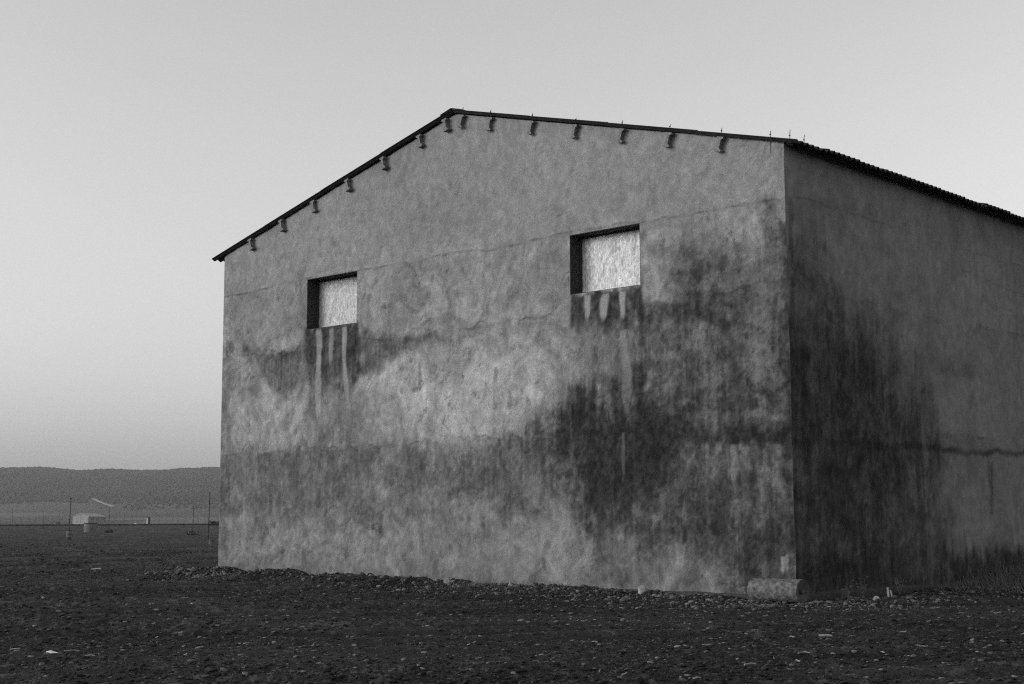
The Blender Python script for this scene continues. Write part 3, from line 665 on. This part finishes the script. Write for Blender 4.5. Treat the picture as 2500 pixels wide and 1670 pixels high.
# blades: straw litter, weeds
def blades(name, pts, hts, lean, width, mat, seed, label, cat, flatlay=False, heads=0):
    g = np.random.default_rng(seed); n = len(pts); a = g.random(n) * 2 * math.pi
    dx, dy = np.cos(a), np.sin(a); wx, wy = -dy, dx
    z0 = land_base(pts[:, 0], pts[:, 1]) + land_detail(pts[:, 0], pts[:, 1])
    V = np.zeros((n, 6, 3)); 
    for i, t in enumerate((0, .5, 1)):
        if flatlay: off = hts * t; z = z0 + .012 + .02 * t * g.random(n)
        else: off = hts * lean * t * t; z = z0 - .01 + hts * t * (1 - .25 * lean * t)
        for j, sgn in enumerate((-1, 1)):
            w = width * (1 - .75 * t if not flatlay else 1) * sgn
            V[:, i * 2 + j, 0] = pts[:, 0] + dx * off + wx * w; V[:, i * 2 + j, 1] = pts[:, 1] + dy * off + wy * w; V[:, i * 2 + j, 2] = z + (sgn * width * .6 if flatlay else 0)
    F = (np.array([[0, 1, 3, 2], [2, 3, 5, 4]])[None] + (np.arange(n) * 6)[:, None, None]).reshape(-1, 4)
    return obj(name, fast_mesh(name, V.reshape(-1, 3), F), mat, kind='stuff', label=label, cat=cat)
x, y, r, g = spots(900, 9, 40, .9, 21)
blades('straw_litter', np.stack([x, y], -1), .03 + .13 * g.random(len(x)) ** 2, 0, .0035 + .004 * g.random(len(x)), M_pale_veg, 22, 'bits of dry straw and stalks scattered on the soil', 'straw', True)
g = np.random.default_rng(31); n = 6500
t = 4.2 + 7 * g.random(n) ** .8; off = .12 + np.abs(g.normal(0, .75, n)); p = R0 + SV * t[:, None] - DV * off[:, None]
blades('weeds', p, (.08 + .36 * g.random(n) ** 1.5) * sstep(3.2, 7.5, t), .2 + .6 * g.random(n), .006, M_veg, 32, 'dry scrubby weeds along the foot of the shaded side wall', 'weeds')
n = 700; t = 3.5 + 4.6 * g.random(n); t = np.where(g.random(n) < .4, 7.2 + g.normal(0, .5, n), t); off = .15 + np.abs(g.normal(0, .35, n)); p = R0 + DV * t[:, None] + GN * off[:, None]
blades('dry_grass', p, .04 + .14 * g.random(n) ** 2, .3 + .6 * g.random(n), .003, M_veg, 34, 'thin dry grass on the spoil bank below the gable', 'grass')

# ------------------------------------------------------------------ single stones, sticks, stakes, roller
def gz_at(x, y): return float(land_base(np.array([x]), np.array([y]))[0])
def rock(name, xy, dims, seed, label, mat=M_rock, rot=0.0, tilt=0.0, sink=.2, group=None):
    bm = bmesh.new(); bmesh.ops.create_icosphere(bm, subdivisions=3, radius=1.0); r = random.Random(seed)
    planes = [(Vector((r.uniform(-1, 1), r.uniform(-1, 1), r.uniform(-.6, 1))).normalized(), r.uniform(.55, .85)) for _ in range(9)]
    for v in bm.verts:
        for nrm, dd in planes:
            e = v.co.dot(nrm) - dd
            if e > 0: v.co -= nrm * e
        v.co *= 1 + .05 * (r.random() - .5)
        v.co = Vector((v.co.x * dims[0], v.co.y * dims[1], v.co.z * dims[2]))
    m = bpy.data.meshes.new(name); bm.to_mesh(m); bm.free()
    o = obj(name, m, mat, label=label, cat='stone', group=group)
    o.location = (xy[0], xy[1], gz_at(*xy) + dims[2] * (1 - 2 * sink)); o.rotation_euler = (0, tilt, rot)
    return o
c1 = R0 + DV * 2.95 + GN * .42
rock('stone', tuple(c1), (.115, .10, .10), 3, 'pale angular stone resting against the gable foot left of the roller', rot=.5)
rock('stone', (-4.944,15.685), (.068, .045, .022), 5, 'flat near-white slab of stone at lower left of the field', M_white, .1, sink=.1)
rock('stone', (-4.112,13.748), (.055, .04, .02), 6, 'low grey stone just in front of the white slab', rot=.2)
rock('stone', (0.225,13.893), (.045, .04, .026), 7, 'rounded grey stone near the bottom middle of the picture', rot=.7)
rock('stone', (-1.272,19.666), (.045, .04, .028), 12, 'pale stone alone in the middle of the field', rot=.4)
rock('stone', tuple(R0 + SV * .9 - DV * 1.0), (.085, .075, .07), 8, 'largest rounded stone in front of the shaded side wall', rot=.3)
rock('stone', (-5.226,29.841), (.055, .05, .025), 9, 'flat pale stone below the bank near the far corner', rot=.2)
rock('stone', tuple(R0 + SV * 3.47 - DV * .9), (.065, .05, .035), 13, 'flat pale stone at the edge of the weeds', M_rock, .1)
rock('stone', (-2.912,31.136), (.045, .04, .032), 14, 'pale stone at the foot of the bank under the middle of the gable', rot=.9)
rock('stone', tuple(R0 + DV * 8.0 + GN * .35), (.10, .09, .075), 15, 'blocky pale stone lying on the bank against the gable', rot=.2)
rock('stone', tuple(R0 + DV * 6.15 + GN * .5), (.06, .05, .07), 16, 'small upright stone on the bank, right of the dry grass tuft', rot=1.0)

# stone field roller lying at the near corner
rx, ry = (4.747,26.267)
rol = obj('field_roller', None, label='cylindrical stone field roller lying at the near corner of the barn', cat='roller')
RD, RLn = .197, 1.04
ax = Vector((.69, -.725, 0)).normalized()
rol.location = (4.535, 24.90, FIELD + .02)
mb = MB(); nseg = 56; rr_ = random.Random(2)
ring = []
prof = [(0, .0), (.05, .0), (.05, .05), (.06, .05), (RD - .015, .004), (RD - .004, .009), (RD, .022)] 
xs = [(-RLn / 2 + dz, rad_) for rad_, dz in prof] + [(-RLn / 2 + .05 + (RLn - .1) * (k + 1) / 26, RD) for k in range(25)] + [(RLn / 2 - dz, rad_) for rad_, dz in prof[::-1]]
sd_ax = Vector((-ax.y, ax.x, 0))
vv = []
for i, (u, r) in enumerate(xs):
    for k in range(nseg):
        t = 2 * math.pi * k / nseg
        q = r * (1 + (.05 * (float(vnoise(np.array(u * 9 + 30), np.array(math.cos(t) * 3 + 7), 5)) - .5) + .05 * (float(vnoise(np.array(u * 26 + 9), np.array(math.sin(t) * 5 + math.cos(t) * 4 + 20), 6)) - .5) if r > RD * .9 else 0))
        p = ax * u + sd_ax * (q * math.cos(t)) + Vector((0, 0, RD + q * math.sin(t))); vv.append(tuple(p))
ff = [(i * nseg + k, i * nseg + (k + 1) % nseg, (i + 1) * nseg + (k + 1) % nseg, (i + 1) * nseg + k) for i in range(len(xs) - 1) for k in range(nseg)]
nb = len(prof) - 3; nl = len(xs) - 1
obj('drum', mesh('drum', vv, [q for q in ff if q[0] // nseg < nl - nb - 1], True), M_roller, rol)
obj('end_face', mesh('end_face', vv, [q for q in ff if q[0] // nseg >= nl - nb - 1], False), mat_simple('roller_end', .045, .10, 14, bstr=.8, bdist=.02), rol, label='end face of the roller, shade painted into its colour')  # end turned from the sun, its shade put into a darker colour
mb = MB(); mb.tube([ax * (RLn / 2 - .06) + Vector((0, 0, RD)), ax * (RLn / 2 - .035) + Vector((0, 0, RD))], [.028, .028], 10); mb.build('axle_stub', M_steel, rol)

def stake(base, tip, r, name, label, cat, mat, group=None):
    b0 = Vector(base); mb = MB(); t = Vector(tip)
    mid = t * .5 + Vector((.004, .003, 0)); mb.tube([(0, 0, -.05), mid, t], [r, r * .97, r * .85], 8)
    return mb.build(name, mat, None, label=label, cat=cat, group=group, loc=b0)
def pair(px): return (px[0], px[1], gz_at(*px))
stake(pair(tuple(R0 + SV * 2.13 - DV * .55)), (-.01, .0, .20), .022, 'stake', 'taller of two short white stakes at the foot of the side wall', 'stake', M_white)
stake(pair(tuple(R0 + SV * 2.27 - DV * .55)), (-.03, .01, .15), .018, 'stake', 'shorter, leaning one of two short white stakes by the side wall', 'stake', M_white)
def stick(xy, ln, ang, r, label, mat=M_bark, name='stick'):
    z = gz_at(*xy) + .03 + r; d = Vector((math.cos(ang), math.sin(ang), .03)) * ln
    mb = MB(); mb.tube([-d * .5, d * .1 + Vector((0, .01, .006)), d * .5], [r, r * 1.05, r * .7], 7)
    mb.build(name, mat, None, label=label, cat='stick', loc=(xy[0], xy[1], z))
stick((3.69,17.249), .17, -.6, .013, 'short split piece of wood right of centre in the field')
stick((3.007,15.128), .15, -.8, .007, 'thin pale stick in the field nearer than the split wood')
stick((2.249,13.895), .12, .25, .009, 'pale stick lying level near the bottom right of centre', M_pale_veg)
stick((-4.365,15.103), .14, -.5, .005, 'short dark stalk right of the white slab', M_bark)
stick((-4.73,15.676), .18, -.15, .005, 'longer pale stalk lying just right of the white slab', M_bark)
stick((2.639,15.329), .08, .2, .005, 'small pale stick on the soil left of the split wood', M_pale_veg)
stick((-12.503,43.597), .28, .1, .015, 'pale batten lying far out on the field at left', M_white)
def sprig(xy, h, seed, label, nb=5):
    r = random.Random(seed); root = obj('weed_plant', None, label=label, cat='plant', loc=pair(xy))
    mb = MB(); tips = []
    for i in range(nb):
        a = r.uniform(0, 6.28); l = h * r.uniform(.55, 1); e = Vector((math.cos(a) * l * .35, math.sin(a) * l * .35, l)); mb.tube([(0, 0, -.02), e * .5 + Vector((0, 0, .02)), e], [.005, .004, .002], 5); tips.append(e)
    mb.build('stem', M_veg, root)
    mb = MB()
    for e in tips:
        for j in range(7):
            p = e * r.uniform(.35, 1.02) + Vector((r.uniform(-.04, .04), r.uniform(-.04, .04), r.uniform(-.02, .02))); s = r.uniform(.008, .02)
            mb.add([p + Vector((s, 0, 0)), p + Vector((0, s * .5, s)), p + Vector((-s, 0, 0)), p + Vector((0, -s * .5, -s))], [(0, 1, 2, 3)])
    mb.build('leaf', M_veg, root)
def sidept(t, off): return tuple(R0 + SV * t - DV * off)
def gabpt(t, off): return tuple(R0 + DV * t + GN * off)
sprig(sidept(1.75, .25), .42, 1, 'spindly dry weed nearest the roller on the shaded side')
sprig(sidept(1.25, .2), .26, 2, 'smallest dry weed between the roller and the taller weed')
sprig(sidept(3.2, .2), .34, 3, 'leaning dry weed just right of the white stakes', 4)
sprig(gabpt(5.7, .3), .34, 4, 'single thin dry weed standing against the gable foot', 3)
sprig(gabpt(9.1, .6), .16, 5, 'short dark weed stub on the bank under the middle of the gable', 4)

# ------------------------------------------------------------------ things out on the field and beyond
def ground_pt(px3):                          # drop a sighted point to the land
    x, y = px3[0], px3[1]; return x, y, gz_at(x, y)
def ringwall(name, xy, r, h, th, label, cat, mat=M_conc, n=40):
    root = obj(name, None, label=label, cat=cat, loc=(xy[0], xy[1], gz_at(*xy) - .05))
    mb = MB(); mb.lathe([(r, 0), (r * 1.005, h * .5), (r, h - .02), (r - .02, h), (r - th + .02, h), (r - th, h - .02), (r - th, .1)], n, .006); mb.build('wall', mat, root, True)
    mb = MB(); mb.lathe([(r + .02, h - .14), (r + .045, h - .12), (r + .045, h - .02), (r + .02, h)], n); mb.build('rim', M_foot, root, True)
    return root
wx, wy = (-71.386,244.703)
ringwall('well', (wx, wy), 1.08, 1.62, .12, 'wide round concrete well out on the field', 'well')
wx, wy = (-137.071,435.323)
ringwall('well', (wx, wy), .85, 1.1, .12, 'smaller far concrete well ring near the field edge', 'well')
def post(name, base, top_, r, mat, label, cap=0.0, group='far poles along the field', cat='pole', extra=None):
    root = obj(name, None, label=label, cat=cat, group=group, loc=base)
    t = Vector(top_) - Vector(base); mb = MB(); mb.tube([(0, 0, -.2), t * .5, t], [r, r * .95, r * .85], 8); mb.build('shaft', mat, root)
    if cap:
        mb = MB(); mb.tube([t + Vector((-cap, 0, 0)), t + Vector((cap, 0, .0))], [r * .9, r * .9], 6); mb.build('cross_arm', mat, root)
    return root
# tall pole standing in a concrete drum
dx_, dy_ = (-38.753,126.482)
dr = obj('drum_base', None, label='old concrete-filled drum carrying the leaning pole', cat='drum', loc=(dx_, dy_, gz_at(dx_, dy_) - .03))
mb = MB(); mb.lathe([(0, .0), (.21, 0), (.215, .3), (.225, .31), (.225, .33), (.215, .34), (.215, .58), (.225, .59), (.225, .61), (.21, .62), (.21, .86), (.19, .87), (.0, .85)], 24); mb.build('barrel', mat_simple('drum_grey', .08, .16, 3), dr, True)
mb = MB(); mb.lathe([(.212, .845), (.232, .855), (.232, .885), (.2, .89)], 24); mb.build('hoop', M_steel, dr, True)
p0 = (dx_, dy_, gz_at(dx_, dy_) + .8); d_ = dy_
pt = (-36.7,120,3.311); k = d_ / 120.0
post('pole', p0, (pt[0] * k, d_, CZ + (pt[2] - CZ) * k), .035, M_dark, 'tall leaning pole with small cross arm standing in the drum', .10)
bx_, by_ = (-20.393,98.073)
tb = obj('concrete_block', None, label='squat concrete block at the foot of the pole beside the barn', cat='block', loc=(bx_, by_, gz_at(bx_, by_) - .03))
mb = MB(); mb.lathe([(0, 0), (.20, 0), (.19, .32), (.175, .36), (.0, .35)], 14, .06); mb.build('block', mat_simple('block_grey', .08, .15, 5), tb)
mb = MB(); mb.lathe([(.182, .28), (.202, .285), (.2, .31), (.18, .315)], 14); mb.build('band', M_steel, tb)
pt = (-20.974,100,3.372); k = by_ / 100.0; pb = (-21.025,100,-0.03)
post('pole', (pb[0] * k, by_, gz_at(bx_, by_) + .02), (pt[0] * k, by_, CZ + (pt[2] - CZ) * k), .03, M_dark, 'tall bare pole nearest the left edge of the barn')
M_fpole = mat_simple('grey_pole', .05, .09, 4)
FAR = [  # top of pole sighted at a distance, base drift, cap, label
 ((-46.322,210,3.719), (-46.467,210,1.12), .12, 'leaning dark pole with a cap, second from the barn edge'),
 ((-65.586,235,3.74), (-65.57,235,0.042), 0, 'straight pole just right of the white warehouse'),
 ((-97.488,300,3.992), (-97.254,300,1.124), 0, 'dark pole between the left edge and the leaning pole'),
 ((-114.232,330,4.95), (-114.084,330,1.237), 0, 'pale thin pole close to the left edge of the picture'),
 ((-109.789,350,3.658), (-109.651,350,1.198), 0, 'thin pole just left of the leaning pole'),
 ((-88.602,330,3.555), (-88.62,330,1.05), 0, 'thin pole left of the small dark shed'),
 ((-99.962,380,3.266), (-99.896,380,1.023), 0, 'thin pole next to the small dark shed'),
 ((-77.316,340,3.576), (-77.204,340,0.995), 0, 'thin pole just left of the capped leaning pole'),
 ((-92.643,400,3.329), (-92.583,400,0.969), 0, 'fine pole third left of the capped pole'),
 ((-94.111,400,3.11), (-94.169,400,0.974), 0, 'fine pole well right of the small shed'),
 ((-84.792,390,2.817), (-84.748,390,0.954), 0, 'fine pole between the capped pole and the barn edge pole'),
 ((-126.895,380,3.792), (-126.793,380,1.122), 0, 'faint pole halfway between the two leftmost clear poles'),
 ((-138.16,390,3.122), (-138.075,390,1.04), 0, 'faint pole cut by the left edge of the picture'),
 ((-131.642,410,2.826), (-131.574,410,0.983), 0, 'faint short pole right of the dark pole'),
 ((-108.481,360,3.51), (-108.394,360,0.981), 0, 'thin pole in front of the warehouse gable, left one'),
 ((-107.671,360,3.71), (-107.579,360,0.978), 0, 'thin pole in front of the warehouse gable, right one'),
 ((-104.282,360,2.989), (-104.215,360,0.965), 0, 'thin pole in front of the warehouse side'),
 ((-135.582,410,2.61), (-135.521,410,0.997), 0, 'faint short pole left of the dark pole'),
 ((-114.055,400,3.183), (-113.983,400,0.935), 0, 'thin pole in front of the right end of the warehouse'),
 ((-102.736,420,2.984), (-102.679,420,0.86), 0, 'faint pole right behind the small shed'),
 ((-142.586,420,2.895), (-142.513,420,1.006), 0, 'faint short pole near the left edge'),
]
for i, (tp, bs_, cp_, lb) in enumerate(FAR):
    z0 = gz_at(bs_[0], bs_[1]); post('pole', (bs_[0], bs_[1], z0), tp, .045 if i < 3 else .034, M_dark if i < 3 else M_fpole, lb, cp_)
# low grassy edge of the field
g = np.random.default_rng(55); n = 6000; t = np.radians(g.uniform(-26, 4, n)); r = g.uniform(436, 449, n); x = r * np.sin(t); y = r * np.cos(t)
sz = g.uniform(.2, .42, n)
scatter('edge_scrub', x, y, sz, np.full(n, .8), 1, .02 + .012 * g.random(n), M_clod, 56, .3, 'dark scrub along the far edge of the field', 2.0, cat='scrub')
def bush(xy, r, seed, label, n=260, mat=M_veg, name='bush'):
    g = np.random.default_rng(seed); root = obj(name, None, label=label, cat='bush', loc=(xy[0], xy[1], gz_at(*xy)))
    d = g.normal(size=(n, 3)); d /= np.linalg.norm(d, axis=1)[:, None]; p = d * (g.random(n) ** .4)[:, None] * np.array([r, r, r * .7]) * (1 + .35 * np.sin(d[:, :1] * 5 + seed)); p[:, 2] = np.abs(p[:, 2]) * .95 + r * .1
    e1 = g.normal(size=(n, 3)) * r * .13; e2 = g.normal(size=(n, 3)) * r * .13
    V = np.stack([p - e1, p + e2, p + e1, p - e2], 1).reshape(-1, 3); F = np.arange(n * 4).reshape(-1, 4)
    obj('foliage', fast_mesh('foliage', V, F), mat, root)
    mb = MB()
    for k in range(4): mb.tube([(0, 0, -.05), (math.cos(k * 1.7) * r * .3, math.sin(k * 1.7) * r * .3, r * .55)], [r * .05, r * .02], 5)
    mb.build('stem', M_dark, root)
bx, by = (-40.419,182.113); bush((bx, by), .75, 3, 'low dark bush with pale stones out on the field')
M_dveg = mat_simple('dark_foliage', .035, .07, 3)
b1 = (-82.862,400,1.719); bush((b1[0], b1[1]), 1.5, 4, 'dark bush at the field edge just left of the barn', mat=M_dveg)
b1 = (-82.519,405,1.607); bush((b1[0], b1[1]), 1.3, 5, 'dark bush at the field edge cut by the barn corner', mat=M_dveg)
bx, by = (-64.41,231.225); bush((bx, by), .6, 6, 'flat dark bush beside the wide well', mat=M_dveg)
b1 = (-197.301,756.344); rock('sack', b1, (.75, .6, .55), 21, 'small white sack lying far out near the field edge', M_white)
bpy.data.objects['sack']['category'] = 'sack'

# white warehouse beyond the field
wl = (-188.604,620,0.67); wc = (-176.065,600,0.662); we = (-179.83,640,0.599)
eave = (-176.188,600,4.372); pk = (-182.533,610,5.553)
wh = obj('warehouse', None, label='white gabled warehouse far beyond the field edge', cat='warehouse', loc=(wc[0], wc[1], 0))
A = Vector((wl[0] - wc[0], wl[1] - wc[1], 0)); Bv = Vector((we[0] - wc[0], we[1] - wc[1], 0)); zb0 = -5.5; ze = eave[2]; zp = pk[2]
mb = MB(); Zv = lambda z: Vector((0, 0, z))
mb.add([Zv(zb0), A + Zv(zb0), A + Zv(ze), A * .5 + Zv(zp), Zv(ze), Bv + Zv(zb0), A + Bv + Zv(zb0), A + Bv + Zv(ze), A * .5 + Bv + Zv(zp), Bv + Zv(ze)],
       [(0, 4, 3, 2, 1), (5, 6, 7, 8, 9), (0, 5, 9, 4), (1, 2, 7, 6)])
M_wh = mat_simple('warehouse_render', .17, .23, .4); mb.build('wall', M_wh, wh)
M_whr = mat_simple('warehouse_roof', .22, .3, .3); mb = MB(); o1 = -A.normalized() * .6; o2 = -Bv.normalized() * .3
for sgn in (0, 1):
    ea = (o1 if sgn == 0 else A - o1); mb.add([ea + o2 + Zv(ze - .1), A * .5 + o2 + Zv(zp + .15), A * .5 + Bv - o2 + Zv(zp + .15), ea + Bv - o2 + Zv(ze - .1),
        ea + o2 + Zv(ze + .1), A * .5 + o2 + Zv(zp + .35), A * .5 + Bv - o2 + Zv(zp + .35), ea + Bv - o2 + Zv(ze + .1)], [(0, 1, 2, 3), (4, 5, 6, 7), (0, 1, 5, 4), (1, 2, 6, 5), (2, 3, 7, 6), (3, 0, 4, 7)])
mb.build('roof', M_whr, wh)
nB = Vector((Bv.y, -Bv.x, 0)).normalized()
if nB.y > 0: nB = -nB
for t0 in (.15, .45, .80):
    mb = MB(); p = Bv * t0 + nB * .04; q = Bv * (t0 + .11) + nB * .04
    mb.add([p + Zv(ze - 1.25), q + Zv(ze - 1.25), q + Zv(ze - .55), p + Zv(ze - .55), p - nB * .2 + Zv(ze - 1.25), q - nB * .2 + Zv(ze - 1.25), q - nB * .2 + Zv(ze - .55), p - nB * .2 + Zv(ze - .55)],
           [(0, 1, 2, 3), (0, 4, 5, 1), (1, 5, 6, 2), (2, 6, 7, 3), (3, 7, 4, 0)]); mb.build('window', M_steel, wh)
# small dark hut
h0 = (-126.07,500,1.234); h1 = (-125.864,506,1.229); hz = (-125.423,500,3.41)[2]; zg = -5
hut = obj('hut', None, label='small dark flat-roofed hut with one pale side, far beyond the field', cat='hut', loc=(h0[0], h0[1], 0))
hw = h1[0] - h0[0]; mb = MB(); mb.box(0, hw, 0, 2.2, zg, hz); mb.build('wall', M_dark, hut)
mb = MB(); mb.box(-.12, hw + .12, -.12, 2.3, hz + .003, hz + .12); mb.build('roof', M_steel, hut)
mb = MB(); mb.box(-.55, -.02, .1, 2.1, zg, hz - .25); mb.build('lean_to', M_white, hut)
# pale tracks on the hillside
def track(pts, w, label):
    P_ = [Vector((p[0], p[1])) for p in pts]; v = []; f = []; Q = []
    for a, b in zip(P_[:-1], P_[1:]): Q += [a.lerp(b, k / 12) for k in range(12)]
    Q.append(P_[-1])
    for i, q in enumerate(Q):
        d = (Q[min(i + 1, len(Q) - 1)] - Q[max(i - 1, 0)]).normalized(); nrm = Vector((-d.y, d.x))
        for sg in (-1, 1):
            e = q + nrm * w * sg * (.7 + .6 * random.random()); z = float(hills(np.array([e.x]), np.array([e.y]))[0]) + 3.5; v.append((e.x, e.y, z))
        if i: f.append((2 * i - 2, 2 * i - 1, 2 * i + 1, 2 * i))
    obj('track', mesh('track', v, f), M_pale_veg, kind='structure')
track([(-677, 2330), (-630, 2218), (-584, 2112)], 3, '')
track([(-400, 2330), (-300, 2300), (-190, 2360)], 5, '')
# wood on the hills
g = np.random.default_rng(77); n = 60000
x = g.uniform(-1700, 350, n); y = np.where(g.random(n) < .25, g.uniform(3080, 3330, n), g.uniform(2060, 3300, n))
k = g.random(n) < (.2 + .8 * sstep(2150, 2450, y)) * sstep(.3, .5, fbm(x * .008, y * .004, 120, 3) + .3 * sstep(2250, 2600, y)); x, y = x[k], y[k]; n = len(x)
k = np.abs((x + 677) * .918 + (y - 2330) * .396) > 14; k |= (y > 2345); x, y = x[k], y[k]; n = len(x)
scatter('woodland', x, y, g.uniform(1.8, 3.6, n), .7 + .5 * g.random(n), 1, (.03 + .022 * g.random(n)) * (.45 + 1.1 * fbm(x * .012, y * .006, 121, 4, .6)), M_wood, 78, .3, 'dark scrub woodland covering the far hills', 1.3, cat='woodland', zfun=hills, nvar=4)

# ------------------------------------------------------------------ air
mb = MB(); mb.box(-6400, 6400, -6400, 7400, -8, 190)
hz_m = bpy.data.materials.new('haze'); hz_m.use_nodes = True; t = hz_m.node_tree; t.nodes.remove(t.nodes['Principled BSDF'])
pv = t.nodes.new('ShaderNodeVolumePrincipled'); pv.inputs['Density'].default_value = .00011; pv.inputs['Color'].default_value = (.8, .8, .8, 1); pv.inputs['Anisotropy'].default_value = 0.0
t.links.new(pv.outputs[0], t.nodes['Material Output'].inputs['Volume'])
mb.build('haze', hz_m, None, kind='stuff', label='thin grey haze filling the air over the plain', cat='haze')
